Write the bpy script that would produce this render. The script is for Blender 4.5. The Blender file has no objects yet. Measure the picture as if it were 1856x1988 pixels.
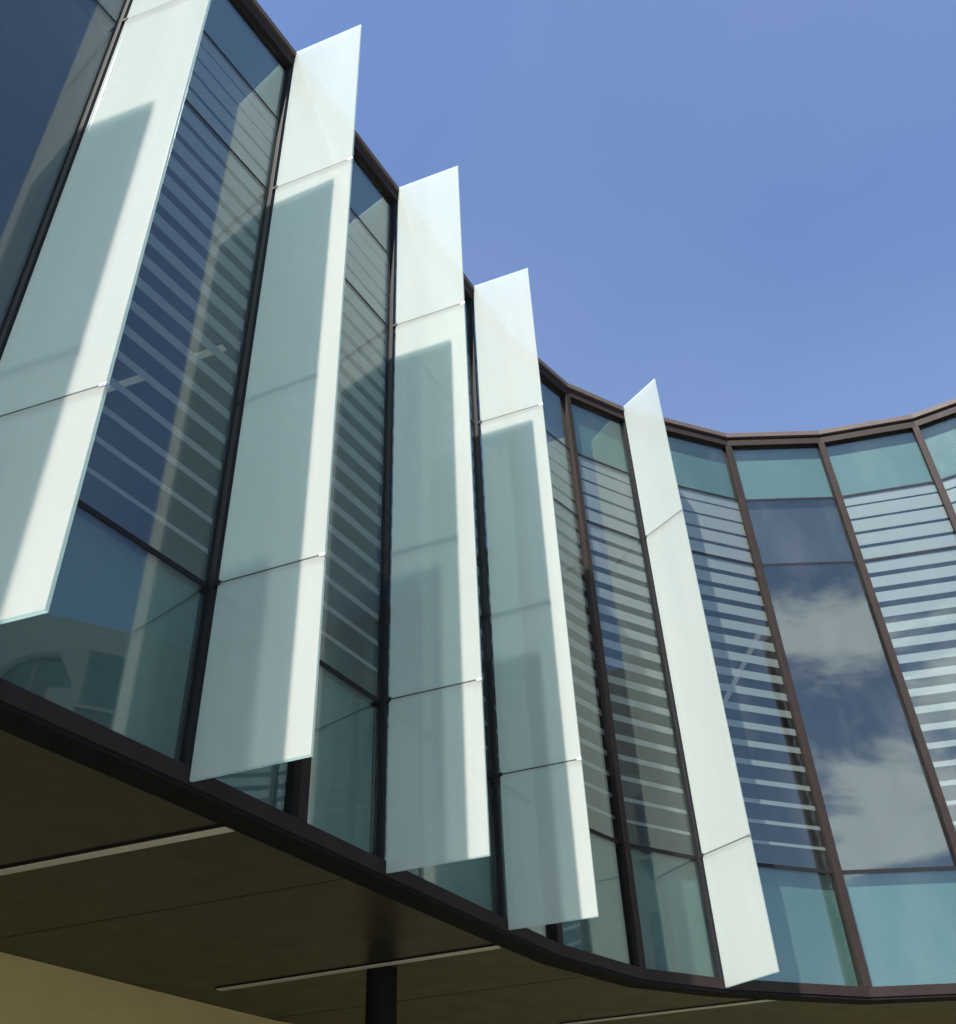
import bpy, math, random
from mathutils import Vector, Matrix

random.seed(7)
scn = bpy.context.scene
COL = scn.collection
EYE = 1.6                                   # eye height above the pavement

# ------------------------------------------------------------------ camera
PITCH, ROLL = math.radians(37.95), math.radians(-2.81)
r0 = Vector((1, 0, 0)); fw = Vector((0, math.cos(PITCH), math.sin(PITCH))); u0 = Vector((0, -math.sin(PITCH), math.cos(PITCH)))
rt = math.cos(ROLL) * r0 + math.sin(ROLL) * u0
up = -math.sin(ROLL) * r0 + math.cos(ROLL) * u0
cam = bpy.data.objects.new('camera', bpy.data.cameras.new('camera'))
COL.objects.link(cam)
M = Matrix((rt, up, -fw)).transposed().to_4x4()
M.translation = Vector((0, 0, EYE))
cam.matrix_world = M
cam.data.sensor_fit = 'HORIZONTAL'
cam.data.sensor_width = 36.0
cam.data.lens = 1937.9 / 1856.0 * 36.0
cam.data.clip_start = 0.05
cam.data.clip_end = 3000
scn.camera = cam

# ------------------------------------------------------------------ sun and sky
SUN = Vector((-0.222, -0.497, 0.839)).normalized()
SUN_EL = math.asin(SUN.z)
SUN_AZ = math.atan2(SUN.x, SUN.y)
sl = bpy.data.lights.new('sun', 'SUN')
sl.energy = 5.0
sl.angle = math.radians(0.55)
sl.color = (1.0, 0.955, 0.88)
so = bpy.data.objects.new('sun', sl)
COL.objects.link(so)
so.rotation_euler = SUN.to_track_quat('Z', 'Y').to_euler()
so.location = (0, 0, 40)

w = bpy.data.worlds.new('World')
scn.world = w
w.use_nodes = True
nt = w.node_tree
N, L = nt.nodes, nt.links
N.clear()


def wn(t, **kw):
    n = N.new(t)
    for k, v in kw.items():
        setattr(n, k, v)
    return n


def wmath(op, a, b=None, clamp=False):
    n = wn('ShaderNodeMath', operation=op, use_clamp=clamp)
    for i, v in enumerate((a, b)):
        if v is None:
            continue
        if isinstance(v, (int, float)):
            n.inputs[i].default_value = v
        else:
            L.new(v, n.inputs[i])
    return n.outputs[0]


SKY_STRENGTH = 0.062
sky = wn('ShaderNodeTexSky', sky_type='NISHITA')
sky.sun_disc = False
sky.sun_elevation = SUN_EL
sky.sun_rotation = SUN_AZ
sky.altitude = 50
sky.air_density = 1.15
sky.dust_density = 0.25
sky.ozone_density = 3.0
tc = wn('ShaderNodeTexCoord')
sep = wn('ShaderNodeSeparateXYZ')
L.new(tc.outputs['Generated'], sep.inputs[0])
# flat cloud layer: look direction projected on a plane above
den = wmath('ADD', wmath('MAXIMUM', sep.outputs['Z'], 0.0), 0.12)
cx = wmath('DIVIDE', sep.outputs['X'], den)
cy = wmath('DIVIDE', sep.outputs['Y'], den)
cmb = wn('ShaderNodeCombineXYZ')
L.new(cx, cmb.inputs[0]); L.new(cy, cmb.inputs[1])
cmb.inputs[2].default_value = 6.87
n1 = wn('ShaderNodeTexNoise')
n1.inputs['Scale'].default_value = 2.2
n1.inputs['Detail'].default_value = 9
n1.inputs['Roughness'].default_value = 0.6
n1.inputs['Distortion'].default_value = 0.35
L.new(cmb.outputs[0], n1.inputs['Vector'])
# cumulus bank in the part of the sky that the panes mirror
dot = wn('ShaderNodeVectorMath', operation='DOT_PRODUCT')
L.new(tc.outputs['Generated'], dot.inputs[0])
dot.inputs[1].default_value = Vector((0.08, -0.93, 0.36)).normalized()
mr = wn('ShaderNodeMapRange', interpolation_type='SMOOTHSTEP')
L.new(dot.outputs['Value'], mr.inputs[0])
mr.inputs[1].default_value = 0.45; mr.inputs[2].default_value = 1.0
mr.inputs[3].default_value = -0.25; mr.inputs[4].default_value = 0.13
hi = wn('ShaderNodeMapRange', interpolation_type='SMOOTHSTEP')      # low bank: thins out towards the zenith
L.new(sep.outputs['Z'], hi.inputs[0])
hi.inputs[1].default_value = 0.46; hi.inputs[2].default_value = 0.56
hi.inputs[3].default_value = 0.0; hi.inputs[4].default_value = -0.3
lo = wn('ShaderNodeMapRange', interpolation_type='SMOOTHSTEP')      # clear strip under the cloud base
L.new(sep.outputs['Z'], lo.inputs[0])
lo.inputs[1].default_value = 0.21; lo.inputs[2].default_value = 0.30
lo.inputs[3].default_value = -0.25; lo.inputs[4].default_value = 0.0
cov = wmath('ADD', wmath('ADD', wmath('ADD', n1.outputs['Fac'], mr.outputs[0]), hi.outputs[0]), lo.outputs[0])
cr = wn('ShaderNodeMapRange', interpolation_type='SMOOTHSTEP')
L.new(cov, cr.inputs[0])
cr.inputs[1].default_value = 0.56; cr.inputs[2].default_value = 0.69
cr.inputs[3].default_value = 0.0; cr.inputs[4].default_value = 0.92
mix = wn('ShaderNodeMix', data_type='RGBA')
L.new(cr.outputs[0], mix.inputs['Factor'])
hs = wn('ShaderNodeHueSaturation')
hs.inputs['Hue'].default_value = 0.508
hs.inputs['Saturation'].default_value = 1.02
hs.inputs['Value'].default_value = 1.07
L.new(sky.outputs[0], hs.inputs['Color'])
# barely visible high veil that runs over the whole sky
n2 = wn('ShaderNodeTexNoise')
n2.inputs['Scale'].default_value = 1.1
n2.inputs['Detail'].default_value = 5
n2.inputs['Roughness'].default_value = 0.5
n2.inputs['Distortion'].default_value = 0.6
L.new(cmb.outputs[0], n2.inputs['Vector'])
vr = wn('ShaderNodeMapRange', interpolation_type='SMOOTHSTEP')
L.new(n2.outputs['Fac'], vr.inputs[0])
vr.inputs[1].default_value = 0.38; vr.inputs[2].default_value = 0.72
vr.inputs[3].default_value = 0.0; vr.inputs[4].default_value = 0.05
veil = wn('ShaderNodeMix', data_type='RGBA')
L.new(vr.outputs[0], veil.inputs['Factor'])
L.new(hs.outputs[0], veil.inputs['A'])
veil.inputs['B'].default_value = (5.0, 5.2, 5.6, 1)
L.new(veil.outputs['Result'], mix.inputs['A'])
mix.inputs['B'].default_value = (10.6, 11.8, 12.8, 1)
bg = wn('ShaderNodeBackground')
bg.inputs['Strength'].default_value = SKY_STRENGTH
L.new(mix.outputs['Result'], bg.inputs['Color'])
ow = wn('ShaderNodeOutputWorld')
L.new(bg.outputs[0], ow.inputs['Surface'])

scn.view_settings.view_transform = 'Standard'
scn.view_settings.look = 'None'
scn.view_settings.exposure = 1.69
scn.view_settings.gamma = 1.0
scn.render.engine = 'CYCLES'
scn.cycles.use_denoising = True
scn.cycles.max_bounces = 9
scn.cycles.transparent_max_bounces = 14
scn.cycles.transmission_bounces = 10
scn.cycles.glossy_bounces = 4
scn.cycles.diffuse_bounces = 3
scn.cycles.blur_glossy = 0.15
scn.cycles.use_adaptive_sampling = True
scn.cycles.adaptive_threshold = 0.02
scn.cycles.caustics_reflective = True
scn.cycles.sample_clamp_indirect = 6.0


# ------------------------------------------------------------------ materials
class Mat:
    def __init__(self, name):
        self.m = bpy.data.materials.new(name)
        self.m.use_nodes = True
        self.t = self.m.node_tree
        self.t.nodes.clear()
        self.out = self.n('ShaderNodeOutputMaterial')

    def n(self, t, ins=None, **kw):
        nd = self.t.nodes.new(t)
        for k, v in kw.items():
            setattr(nd, k, v)
        for k, v in (ins or {}).items():
            self.put(nd.inputs[k], v)
        return nd

    def put(self, sock, v):
        if isinstance(v, bpy.types.NodeSocket):
            self.t.links.new(v, sock)
        else:
            sock.default_value = v

    def math(self, op, a, b=0.0, clamp=False):
        nd = self.n('ShaderNodeMath', operation=op, use_clamp=clamp)
        self.put(nd.inputs[0], a); self.put(nd.inputs[1], b)
        return nd.outputs[0]

    def noise(self, scale, detail=4, rough=0.55, vec=None, dist=0.0):
        nd = self.n('ShaderNodeTexNoise', {'Scale': scale, 'Detail': detail, 'Roughness': rough, 'Distortion': dist})
        if vec is not None:
            self.put(nd.inputs['Vector'], vec)
        return nd.outputs['Fac']

    def coord(self, which='Object', scale=(1, 1, 1)):
        c = self.n('ShaderNodeTexCoord')
        mp = self.n('ShaderNodeMapping', {'Scale': scale})
        self.put(mp.inputs['Vector'], c.outputs[which])
        return mp.outputs[0]

    def world_pos(self, scale=(1, 1, 1)):
        g = self.n('ShaderNodeNewGeometry')
        mp = self.n('ShaderNodeMapping', {'Scale': scale})
        self.put(mp.inputs['Vector'], g.outputs['Position'])
        return mp.outputs[0]

    def remap(self, v, a, b, c, d):
        nd = self.n('ShaderNodeMapRange')
        self.put(nd.inputs[0], v)
        for i, x in enumerate((a, b, c, d)):
            nd.inputs[i + 1].default_value = x
        return nd.outputs[0]

    def mixc(self, f, a, b):
        nd = self.n('ShaderNodeMix', data_type='RGBA')
        self.put(nd.inputs['Factor'], f)
        self.put(nd.inputs['A'], a); self.put(nd.inputs['B'], b)
        return nd.outputs['Result']

    def mixs(self, f, a, b):
        nd = self.n('ShaderNodeMixShader')
        self.put(nd.inputs[0], f)
        self.put(nd.inputs[1], a); self.put(nd.inputs[2], b)
        return nd.outputs[0]

    def bump(self, h, strength, dist):
        return self.n('ShaderNodeBump', {'Height': h, 'Strength': strength, 'Distance': dist}).outputs[0]

    def schlick(self, f0, normal=None):
        lw = self.n('ShaderNodeLayerWeight', {'Blend': 0.5})
        if normal is not None:
            self.put(lw.inputs['Normal'], normal)
        p5 = self.math('POWER', lw.outputs['Facing'], 5.0)
        return self.math('ADD', self.math('MULTIPLY', p5, 1.0 - f0), f0, True)

    def done(self, sh):
        self.t.links.new(sh, self.out.inputs['Surface'])
        return self.m


def rgba(c):
    return (c[0], c[1], c[2], 1.0)


def rough_mat(name, c1, c2, scale=6.0, rough=0.6, bump=0.0, metal=0.0, spec=0.5, detail=6):
    k = Mat(name)
    p = k.world_pos()
    f = k.noise(scale, detail, 0.6, p)
    f2 = k.noise(scale * 7.3, 3, 0.6, p)
    f = k.remap(k.math('ADD', k.math('MULTIPLY', f, 0.7), k.math('MULTIPLY', f2, 0.3)), 0.32, 0.68, 0, 1)
    col = k.mixc(f, rgba(c1), rgba(c2))
    b = k.n('ShaderNodeBsdfPrincipled', {'Base Color': col, 'Metallic': metal, 'Specular IOR Level': spec,
                                        'Roughness': k.remap(f2, 0.3, 0.7, rough * 0.88, min(1, rough * 1.12))})
    if bump:
        k.put(b.inputs['Normal'], k.bump(f2, bump, 0.01))
    return k.done(b.outputs[0])


def glass_mat(name, tint, f0):
    k = Mat(name)
    # faint roller-wave of the toughened sheet
    wv = k.noise(0.9, 1, 0.4, k.world_pos((1, 1, 0.6)))
    nrm = k.bump(wv, 0.002, 0.08)
    # a light film of dust, heavier in patches
    dust = k.remap(k.noise(2.3, 7, 0.62, k.world_pos((1, 1, 0.35))), 0.45, 0.8, 0.004, 0.03)
    tr = k.n('ShaderNodeBsdfTransparent', {'Color': rgba(tint)}).outputs[0]
    df = k.n('ShaderNodeBsdfDiffuse', {'Color': (0.55, 0.56, 0.55, 1)}).outputs[0]
    gl = k.n('ShaderNodeBsdfGlossy', {'Color': (0.92, 0.985, 0.94, 1), 'Roughness': 0.006, 'Normal': nrm}).outputs[0]
    body = k.mixs(dust, tr, df)
    return k.done(k.mixs(k.schlick(f0), body, gl))


def fin_mat():
    k = Mat('opal_fin_glass')
    p = k.world_pos((1, 1, 0.25))
    st = k.noise(1.7, 6, 0.6, p)
    runs = k.noise(9.0, 5, 0.65, k.world_pos((1, 1, 0.035)))          # faint rain runs down the sheet
    st = k.remap(k.math('ADD', k.math('MULTIPLY', st, 0.6), k.math('MULTIPLY', runs, 0.4)), 0.36, 0.64, 0.0, 1.0)
    col = k.mixc(st, (0.50, 0.482, 0.455, 1), (0.56, 0.535, 0.505, 1))
    df = k.n('ShaderNodeBsdfDiffuse', {'Color': col}).outputs[0]
    tl = k.n('ShaderNodeBsdfTranslucent', {'Color': (0.56, 0.84, 0.85, 1)}).outputs[0]
    tr = k.n('ShaderNodeBsdfTransparent', {'Color': (0.86, 0.985, 0.99, 1)}).outputs[0]
    gl = k.n('ShaderNodeBsdfGlossy', {'Color': (1, 1, 1, 1), 'Roughness': 0.09}).outputs[0]
    a = k.mixs(0.40, df, tl)
    b = k.mixs(0.42, a, tr)
    return k.done(k.mixs(k.math('MULTIPLY', k.schlick(0.03), 0.55), b, gl))


def frit_mat():
    k = Mat('white_frit')
    f = k.noise(40, 2, 0.5, k.world_pos())
    col = k.mixc(f, (0.335, 0.325, 0.325, 1), (0.365, 0.355, 0.355, 1))
    return k.done(k.n('ShaderNodeBsdfPrincipled', {'Base Color': col, 'Roughness': 0.5}).outputs[0])


def paving_mat():
    k = Mat('stone_paving')
    p = k.world_pos()
    br = k.n('ShaderNodeTexBrick', {'Scale': 1.0, 'Mortar Size': 0.006, 'Brick Width': 0.9, 'Row Height': 0.6,
                                   'Color1': (0.11, 0.103, 0.093, 1), 'Color2': (0.135, 0.128, 0.115, 1), 'Mortar': (0.14, 0.13, 0.12, 1)})
    k.put(br.inputs['Vector'], p)
    f = k.remap(k.noise(1.2, 8, 0.65, p), 0.3, 0.7, 0.75, 1.1)
    mul = k.n('ShaderNodeMix', data_type='RGBA', blend_type='MULTIPLY')
    mul.inputs['Factor'].default_value = 1.0
    k.put(mul.inputs['A'], br.outputs['Color'])
    cc = k.n('ShaderNodeCombineColor')
    for i in range(3):
        k.put(cc.inputs[i], f)
    k.put(mul.inputs['B'], cc.outputs[0])
    b = k.n('ShaderNodeBsdfPrincipled', {'Base Color': mul.outputs['Result'], 'Roughness': 0.75})
    k.put(b.inputs['Normal'], k.bump(br.outputs['Fac'], -0.4, 0.004))
    return k.done(b.outputs[0])


def emis_mat(name, col, e):
    k = Mat(name)
    b = k.n('ShaderNodeBsdfPrincipled', {'Base Color': rgba(col), 'Roughness': 0.4, 'Emission Color': rgba(col), 'Emission Strength': e})
    return k.done(b.outputs[0])


MT = {
    'bronze': rough_mat('bronze_metal', (0.0155, 0.011, 0.0105), (0.021, 0.0155, 0.015), 5, 0.62, 0.02, 0.0, 0.12),
    'coping': rough_mat('coping_metal', (0.060, 0.046, 0.043), (0.078, 0.061, 0.058), 4, 0.6, 0.02, 0.0, 0.15),
    'black': rough_mat('black_trim', (0.004, 0.004, 0.005), (0.007, 0.007, 0.008), 8, 0.75, 0.0, 0.0, 0.12),
    'seal': rough_mat('seal', (0.008, 0.008, 0.010), (0.012, 0.012, 0.014), 20, 0.7, 0.0, 0.0, 0.15),
    'gasket': rough_mat('grey_gasket', (0.03, 0.034, 0.034), (0.04, 0.044, 0.044), 20, 0.7, 0.0, 0.0, 0.15),
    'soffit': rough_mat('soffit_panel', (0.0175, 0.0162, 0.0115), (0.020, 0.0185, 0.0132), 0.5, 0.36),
    'render': rough_mat('sand_render', (0.37, 0.32, 0.14), (0.42, 0.365, 0.165), 3, 0.85, 0.15),
    'glass': glass_mat('coated_glass', (0.755, 0.80, 0.795), 0.085),
    'fin': fin_mat(),
    'frit': frit_mat(),
    'teal': rough_mat('teal_backing', (0.10, 0.188, 0.172), (0.11, 0.204, 0.186), 1.5, 0.6),
    'navy': rough_mat('dark_backing', (0.010, 0.013, 0.022), (0.013, 0.016, 0.026), 2, 0.6),
    'inner': rough_mat('inner_plaster', (0.10, 0.105, 0.11), (0.12, 0.125, 0.13), 2, 0.8),
    'carpet': rough_mat('carpet', (0.03, 0.032, 0.035), (0.04, 0.042, 0.045), 12, 0.95),
    'roof': rough_mat('roof_membrane', (0.22, 0.22, 0.22), (0.30, 0.30, 0.29), 2, 0.9),
    'light_strip': rough_mat('light_strip', (0.42, 0.41, 0.33), (0.48, 0.47, 0.38), 3, 0.4),
    'lamp': emis_mat('lamp_diffuser', (0.55, 0.58, 0.48), 0.08),
    'paving': paving_mat(),
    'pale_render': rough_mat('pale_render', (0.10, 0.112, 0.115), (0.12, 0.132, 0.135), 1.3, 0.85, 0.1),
    'dark_frame': rough_mat('dark_frame', (0.03, 0.032, 0.034), (0.045, 0.046, 0.05), 6, 0.5),
    'steel': rough_mat('steel', (0.55, 0.56, 0.56), (0.62, 0.62, 0.62), 9, 0.35, 0.0, 0.9),
}


# ------------------------------------------------------------------ mesh helpers
def V2(p):
    return Vector((p[0], p[1]))


def mesh(name, verts, faces, mat, parent=None):
    me = bpy.data.meshes.new(name)
    me.from_pydata([tuple(v) for v in verts], [], faces)
    me.update()
    me.materials.append(MT[mat])
    o = bpy.data.objects.new(name, me)
    COL.objects.link(o)
    if parent is not None:
        o.parent = parent
    return o


def prism(name, poly, z0, z1, mat, parent=None, bevel=0.0):
    """closed prism over a plan polygon (counter-clockwise or not)"""
    a = sum(poly[i][0] * poly[(i + 1) % len(poly)][1] - poly[(i + 1) % len(poly)][0] * poly[i][1] for i in range(len(poly)))
    if a < 0:
        poly = poly[::-1]
    n = len(poly)
    vs = [(p[0], p[1], z0) for p in poly] + [(p[0], p[1], z1) for p in poly]
    fs = [tuple(range(n))[::-1], tuple(range(n, 2 * n))]
    fs += [(i, (i + 1) % n, n + (i + 1) % n, n + i) for i in range(n)]
    o = mesh(name, vs, fs, mat, parent)
    if bevel:
        b = o.modifiers.new('bevel', 'BEVEL')
        b.width = bevel
        b.segments = 2
    return o


def empty(name, loc=(0, 0, 0)):
    o = bpy.data.objects.new(name, None)
    COL.objects.link(o)
    o.empty_display_size = 0.2
    return o


def tag(o, label, cat, group=None):
    o['label'] = label
    o['category'] = cat
    if group:
        o['group'] = group
    return o


def struct(o):
    o['kind'] = 'structure'
    return o


# ------------------------------------------------------------------ the facade in plan
PTS = [
    ('Y', (-4.77, -1.35)), ('Z', (-3.33, 1.24)), ('A', (-2.225, 3.228)), ('B', (-1.462, 4.579)), ('B5', (-1.045, 5.345)), ('C', (-0.660, 6.048)),
    ('D', (0.068, 7.375)), ('D5', (0.476, 8.10)), ('M5', (1.195, 8.975)), ('E', (1.955, 9.472)),
    ('M7', (3.39, 10.08)), ('M8', (4.64, 10.115)), ('M9', (5.83, 9.885)), ('M10', (6.92, 9.30)), ('M11', (7.85, 8.46)), ('M12', (8.52, 7.40)),
]
KEY = [k for k, _ in PTS]
FR = [V2(p) for _, p in PTS]                       # front line of the mullion caps
H_FIN1, H_J1, H_J2, H_FIN0 = 8.994, 6.886, 3.152, 2.0
H_COP, H_GT, H_T1, H_T2, H_T3, H_GB, H_SOF = 8.985, 8.785, 7.885, 6.872, 3.150, 2.075, 1.985


def z(h):
    return h + EYE


def seg_n(i):
    """unit normal of segment i (out of the building, towards the street)"""
    t = (FR[i + 1] - FR[i]).normalized()
    return Vector((t.y, -t.x))


def miter(i):
    n = len(FR)
    if i == 0:
        return seg_n(0)
    if i == n - 1:
        return seg_n(n - 2)
    a, b = seg_n(i - 1), seg_n(i)
    m = (a + b).normalized()
    return m / m.dot(a)


def off(i, d):
    """vertex i moved d metres outwards (negative: into the building)"""
    return FR[i] + miter(i) * d


GL = -0.055                                         # outer face of the glass
VISIBLE = {'Z', 'A', 'B', 'B5', 'C', 'D', 'D5', 'M5', 'E', 'M7', 'M8', 'M9'}

# ------------------------------------------------------------------ ground
struct(mesh('ground', [(-600, -600, 0), (600, -600, 0), (600, 600, 0), (-600, 600, 0)], [(0, 1, 2, 3)], 'paving'))

# ------------------------------------------------------------------ the building
bld = empty('office_building')
tag(bld, 'curved glass curtain wall building with bronze mullions and striped panes over a dark soffit', 'building')


def ribbon(name, i, d0, d1, h0, h1, mat, bevel=0.0, shrink=0.0):
    """one straight piece along bay i between two offsets and two heights"""
    a, b, c, d = off(i, d0), off(i + 1, d0), off(i + 1, d1), off(i, d1)
    if shrink:
        t = (FR[i + 1] - FR[i]).normalized() * shrink
        a, d = a + t, d + t
        b, c = b - t, c - t
    return prism(name, [a, b, c, d], z(h0), z(h1), mat, bld, bevel)


def bay_pane(i, h0, h1, gap=0.012):
    return ribbon('glass_pane', i, GL, GL - 0.012, h0 + gap, h1 - gap, 'glass', 0, 0.03)


NST = 22
PITCH_S = 0.2082


def stripes(i, pane_up, pane_mid):
    """horizontal frit bands behind the glass, each thinner than the one above"""
    single = KEY[i] in VISIBLE
    t = (FR[i + 1] - FR[i]).normalized() * 0.045
    d0, d1 = GL - 0.016, GL - 0.019
    a, b, c, d = off(i, d0) + t, off(i + 1, d0) - t, off(i + 1, d1) - t, off(i, d1) + t
    vs_all, fs_all = [], []
    for k in range(NST):
        lo = 7.735 - PITCH_S * k
        th = 0.190 + (0.030 - 0.190) * k / (NST - 1)
        hi = min(lo + th, H_T1 - 0.012)
        if lo < H_T2 < hi:
            lo2, hi2 = lo, hi
        parent = pane_up if lo > H_T2 - 0.05 else pane_mid
        if hi - lo < 0.01:
            continue
        if single:
            prism('frit_stripe', [a, b, c, d], z(lo), z(hi), 'frit', parent)
        else:
            n = len(vs_all)
            vs_all += [(p.x, p.y, z(lo)) for p in (a, b, c, d)] + [(p.x, p.y, z(hi)) for p in (a, b, c, d)]
            fs_all += [tuple(n + q for q in f) for f in ((3, 2, 1, 0), (4, 5, 6, 7), (0, 1, 5, 4), (1, 2, 6, 5), (2, 3, 7, 6), (3, 0, 4, 7))]
    if vs_all:
        o = mesh('frit_stripes', vs_all, fs_all, 'frit', pane_mid)
        o['kind'] = 'stuff'


nb = len(FR) - 1
for i in range(nb):
    k = KEY[i]
    plain = k in ('Y', 'Z', 'M7')
    top = bay_pane(i, H_T1, H_GT)
    spn = bay_pane(i, H_T2, H_T1)
    vis = bay_pane(i, H_T3, H_T2)
    bot = bay_pane(i, H_GB, H_T3)
    ribbon('backing_panel', i, GL - 0.06, GL - 0.09, H_T1, H_GT + 0.05, 'teal')
    ribbon('backing_panel', i, GL - 0.06, GL - 0.09, H_T2 + 0.02, H_T1 - 0.003, 'navy')
    ribbon('backing_panel', i, GL - 0.06, GL - 0.09, H_GB - 0.03, H_T3 - 0.02, 'teal')
    if not plain:
        stripes(i, spn, vis)
    # seals and transoms between the panes
    ribbon('transom', i, GL + 0.002, GL - 0.05, H_T1 - 0.011, H_T1 + 0.011, 'seal', 0, 0.04)
    ribbon('transom', i, GL + 0.002, GL - 0.05, H_T2 - 0.011, H_T2 + 0.011, 'seal', 0, 0.04)
    ribbon('transom', i, GL + 0.004, GL - 0.055, H_T3 - 0.026, H_T3 + 0.010, 'seal', 0, 0.04)
    # head: coping, shadow gap, head frame; foot: sill
    ribbon('coping', i, 0.02, -0.50, H_COP - 0.075, H_COP, 'coping', 0.004)
    ribbon('shadow_gap', i, -0.05, -0.45, H_COP - 0.105, H_COP - 0.075, 'black')
    ribbon('head_frame', i, -0.005, -0.13, H_GT - 0.005, H_COP - 0.105, 'bronze', 0.003)
    ribbon('sill', i, -0.005, -0.13, H_SOF + 0.004, H_GB + 0.005, 'bronze', 0.003)
    ribbon('soffit_trim', i, -0.012, -0.19, H_SOF - 0.02, H_SOF + 0.003, 'black', 0.002)
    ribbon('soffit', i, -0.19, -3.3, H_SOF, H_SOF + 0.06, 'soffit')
    ribbon('ground_floor_wall', i, -3.02, -3.25, -EYE, H_SOF - 0.003, 'render')
    # inside
    ribbon('floor_slab', i, -0.20, -6.5, H_T3 - 0.35, H_T3 - 0.05, 'carpet')
    ribbon('ceiling', i, -0.20, -6.5, H_T2 + 0.03, H_T2 + 0.10, 'inner')
    ribbon('inner_wall', i, -6.3, -6.5, H_T3 - 0.05, H_T2 + 0.03, 'inner')
    ribbon('roof', i, -0.51, -7.5, H_GT - 0.25, H_GT - 0.05, 'roof')

for i in range(len(FR)):
    m = miter(i).normalized()
    t = Vector((-m.y, m.x))
    fin_here = KEY[i] in 'YZABCDE'
    hw = 0.018 if fin_here else 0.040
    p0, p1 = FR[i] - m * (0.02 if fin_here else 0.0), FR[i] + m * (GL - 0.08)
    prism('mullion', [p0 - t * hw, p0 + t * hw, p1 + t * hw, p1 - t * hw], z(H_GB + 0.001), z(H_GT + 0.001), 'seal' if fin_here else 'bronze', bld, 0.004)

# ------------------------------------------------------------------ glass fins
FINS = {
    'Z': ((-3.325, 1.240), (-2.681, 1.038)),
    'A': ((-2.225, 3.228), (-1.578, 3.024)),
    'B': ((-1.462, 4.579), (-0.830, 4.351)),
    'C': ((-0.660, 6.048), (-0.029, 5.823)),
    'D': ((0.068, 7.375), (0.692, 7.152)),
    'E': ((1.955, 9.472), (2.313, 8.979)),
}
LAB = {
    'Z': 'tall white glass fin just out of view that shades the nearest fin',
    'A': 'nearest white glass fin, cut off by the left edge of the photo',
    'B': 'tall white glass fin whose top reaches highest into the sky, second from left',
    'C': 'white glass fin in the middle, third from the left',
    'D': 'white glass fin fourth from the left, overlapping the bend in the facade',
    'E': 'narrow looking fully sunlit white glass fin, rightmost, turned away from the others',
}
for k, (pi, po) in FINS.items():
    pi, po = V2(pi), V2(po)
    d = (po - pi).normalized()
    n = Vector((-d.y, d.x))
    root = empty('glass_fin')
    tag(root, LAB[k], 'glass fin', 'white glass fins standing out from the facade')
    th = 0.011
    a = pi + d * 0.006
    g = 0.005
    for h0, h1 in ((H_FIN0, H_J2 - g), (H_J2 + g, H_J1 - g), (H_J1 + g, H_FIN1)):
        prism('fin_panel', [a - n * th, po - n * th, po + n * th, a + n * th], z(h0), z(h1), 'fin', root, 0.0025)

    for h in (H_J2, H_J1):                                  # dark gasket in each joint
        q0, q1 = a + d * 0.02, po - d * 0.002
        prism('joint_seal', [q0 - n * 0.0095, q1 - n * 0.0095, q1 + n * 0.0095, q0 + n * 0.0095], z(h - g + 0.0008), z(h + g - 0.0008), 'gasket', root)
    # small fittings at the two joints: a dark bracket at the mullion, a pale clip at the free edge
    for h in (H_J2, H_J1):
        c0, c1 = pi - d * 0.022, pi + d * 0.022
        prism('bracket', [c0 - n * 0.016, c1 - n * 0.016, c1 + n * 0.016, c0 + n * 0.016], z(h - 0.016), z(h + 0.016), 'seal', root, 0.002)
        c0, c1 = po - d * 0.034, po + d * 0.003
        prism('clip', [c0 - n * 0.0135, c1 - n * 0.0135, c1 + n * 0.0135, c0 + n * 0.0135], z(h - 0.011), z(h + 0.011), 'steel', root, 0.0015)

# ------------------------------------------------------------------ under the soffit
ZS = z(H_SOF)
strips = [((-4.30, 6.16), (-1.324, 5.128), 'long pale light strip nearest the camera in the dark soffit at left'),
          ((-2.257, 8.573), (0.002, 7.708), 'thin pale light strip in the soffit passing in front of the black column'),
          ((0.557, 10.566), (2.646, 9.86), 'thin pale light strip in the soffit below the rightmost fin')]
for p, q, lab in strips:
    p, q = V2(p), V2(q)
    t = (q - p).normalized()
    n = Vector((-t.y, t.x))
    root = empty('soffit_light')
    tag(root, lab, 'light strip', 'light strips in the soffit')
    prism('diffuser', [p - n * 0.034, q - n * 0.034, q + n * 0.034, p + n * 0.034], ZS - 0.012, ZS - 0.001, 'light_strip', root, 0.002)
    prism('trim', [p - n * 0.034 * 1.9, q - n * 0.034 * 1.9, q - n * 0.036, p - n * 0.036], ZS - 0.006, ZS - 0.001, 'black', root)

# open joints between the soffit boards, parallel to the light strips


def cut(p, t, poly):
    best = None
    for a, b in zip(poly, poly[1:]):
        e = b - a
        den_ = t.x * e.y - t.y * e.x
        if abs(den_) < 1e-9:
            continue
        w0 = a - p
        u_ = (w0.x * e.y - w0.y * e.x) / den_
        v_ = (w0.x * t.y - w0.y * t.x) / den_
        if -1e-6 <= v_ <= 1 + 1e-6 and (best is None or abs(u_) < abs(best)):
            best = u_
    return best


t = Vector((0.943, -0.334)).normalized()
n = Vector((-t.y, t.x))
edge_o = [off(i, -0.192) for i in range(len(FR))]
edge_i = [off(i, -3.018) for i in range(len(FR))]
for q in range(8):
    p = V2((-1.9, 5.33)) + n * (-1.02 + 1.02 * q) + t * (0.55 * q - 0.6)
    if q in (0, 1, 3, 4, 6, 7):
        continue
    u1, u0 = cut(p, t, edge_o), cut(p, t, edge_i)
    if u1 is None or u0 is None:
        continue
    a, b = p + t * min(u0, u1), p + t * max(u0, u1)
    prism('soffit_joint', [a - n * 0.003, b - n * 0.003, b + n * 0.003, a + n * 0.003], ZS - 0.0015, ZS + 0.002, 'black', bld)

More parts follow.
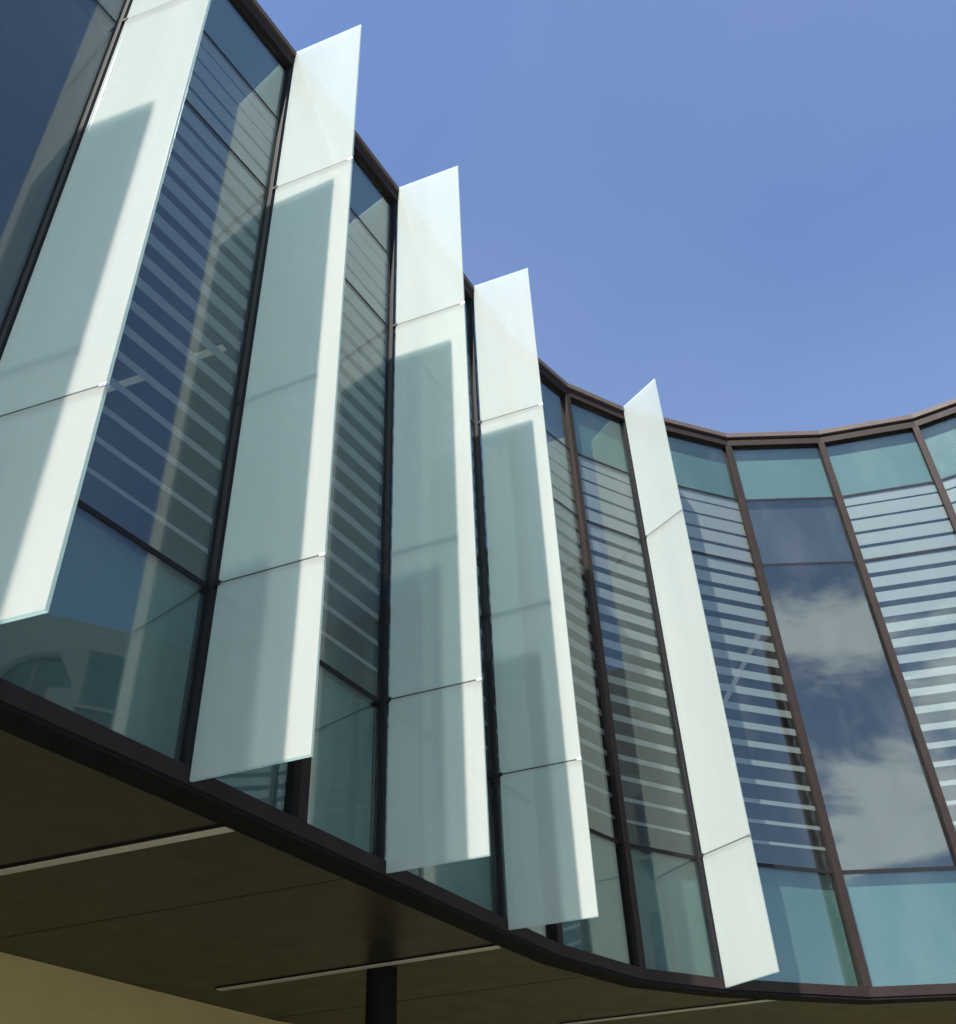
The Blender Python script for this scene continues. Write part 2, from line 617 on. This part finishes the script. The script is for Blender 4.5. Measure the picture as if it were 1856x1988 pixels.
# round column
cc, rad, seg = V2((-0.914, 8.224)), 0.118, 40
col = empty('column')
tag(col, 'round black column standing under the soffit', 'column')
prism('shaft', [cc + Vector((math.cos(q * 2 * math.pi / seg), math.sin(q * 2 * math.pi / seg))) * rad for q in range(seg)], 0.02, ZS - 0.002, 'black', col)
prism('base_plate', [cc + Vector((math.cos(q * 2 * math.pi / seg), math.sin(q * 2 * math.pi / seg))) * (rad + 0.05) for q in range(seg)], 0.0, 0.02, 'black', col)

# ------------------------------------------------------------------ lamps inside, seen through the panes, and one bar shaped as a reflection
HC = z(H_T2 + 0.03)
for (cxy, ang, ln, lab) in [((-2.39, 6.22), -19, 0.34, 'small ceiling lamp seen through the pane beside the second fin, upper one'),
                            ((-3.25, 6.55), -19, 0.5, 'ceiling lamp seen through the pane beside the edge of the nearest fin'),
                            ((3.64, 12.7), 94, 2.1, 'long thin glowing bar shaped as a reflection in the striped pane right of the rightmost fin')]:  # faint reflection line in the glass, modelled as a weakly glowing bar
    c0 = V2(cxy)
    t = Vector((math.cos(math.radians(ang)), math.sin(math.radians(ang))))
    n = Vector((-t.y, t.x))
    root = empty('ceiling_lamp_and_glint')
    tag(root, lab, 'ceiling lamp', 'lamps inside the building')
    for nm, hw, e, z0, z1, mt in (('housing', 0.05, 0.02, -0.05, -0.002, 'inner'), ('diffuser', 0.036, 0.0, -0.062, -0.05, 'lamp')):
        p, q = c0 - t * (ln / 2 + e), c0 + t * (ln / 2 + e)
        prism(nm, [p - n * hw, q - n * hw, q + n * hw, p + n * hw], HC + z0, HC + z1, mt, root)

# ------------------------------------------------------------------ the building across the street, mirrored in the panes
XB, BT = 24.0, 19.0
nbr = empty('neighbouring_building')
tag(nbr, 'pale rendered building with a curved canopy, mirrored in the lower panes at left', 'building')


def yz_box(name, x0, x1, y0, y1, z0, z1, mat, parent, bevel=0.0):
    return prism(name, [(x0, y0), (x1, y0), (x1, y1), (x0, y1)], z0, z1, mat, parent, bevel)


yz_box('wall', XB, XB + 12, 2.0, 34.0, 0, BT, 'pale_render', nbr)
yz_box('parapet', XB + 0.05, XB + 12, 2.05, 33.95, BT, BT + 0.3, 'pale_render', nbr)


def window(y0, y1, z0, z1):
    fr = yz_box('window', XB - 0.08, XB + 0.02, y0, y1, z0, z1, 'dark_frame', nbr)
    ym = (y0 + y1) / 2
    for a, b in ((y0 + 0.1, ym - 0.05), (ym + 0.05, y1 - 0.1)):
        yz_box('pane', XB - 0.10, XB - 0.082, a, b, z0 + 0.1, z1 - 0.1, 'glass', fr)
    yz_box('sill', XB - 0.18, XB - 0.003, y0 - 0.1, y1 + 0.1, z0 - 0.12, z0 - 0.002, 'pale_render', fr)


for zz in (1.0, 4.8, 8.6, 12.4):
    for q in range(12):
        window(2.9 + q * 2.45, 4.4 + q * 2.45, zz, zz + 2.1)
for y0 in (6.95, 9.6, 12.2, 14.8, 17.4, 20.0, 22.6, 25.2, 27.8, 30.4):
    window(y0, y0 + 1.5, 16.35, 18.3)
# curved canopy over a recessed balcony
AY, AZ, AR, sg = 6.15, 16.05, 1.75, 20
vs, fs = [], []
for q in range(sg + 1):
    a = math.pi * (0.5 + 0.5 * q / sg)
    for rr, xx in ((AR - 0.09, XB - 0.22), (AR + 0.09, XB - 0.22), (AR + 0.09, XB - 0.002), (AR - 0.09, XB - 0.002)):
        vs.append((xx, AY + math.cos(a) * rr, AZ + math.sin(a) * rr))
for q in range(sg):
    for e in range(4):
        fs.append((q * 4 + e, q * 4 + (e + 1) % 4, q * 4 + 4 + (e + 1) % 4, q * 4 + 4 + e))
fs += [(3, 2, 1, 0), tuple(sg * 4 + e for e in range(4))]
can = mesh('curved_canopy', vs, fs, 'dark_frame', nbr)
yz_box('post', XB - 0.2, XB - 0.1, 5.40, 5.54, 15.4, AZ + 1.55, 'dark_frame', can)
yz_box('balcony_slab', XB - 0.6, XB - 0.003, 4.3, 6.4, 15.25, 15.4, 'pale_render', can)
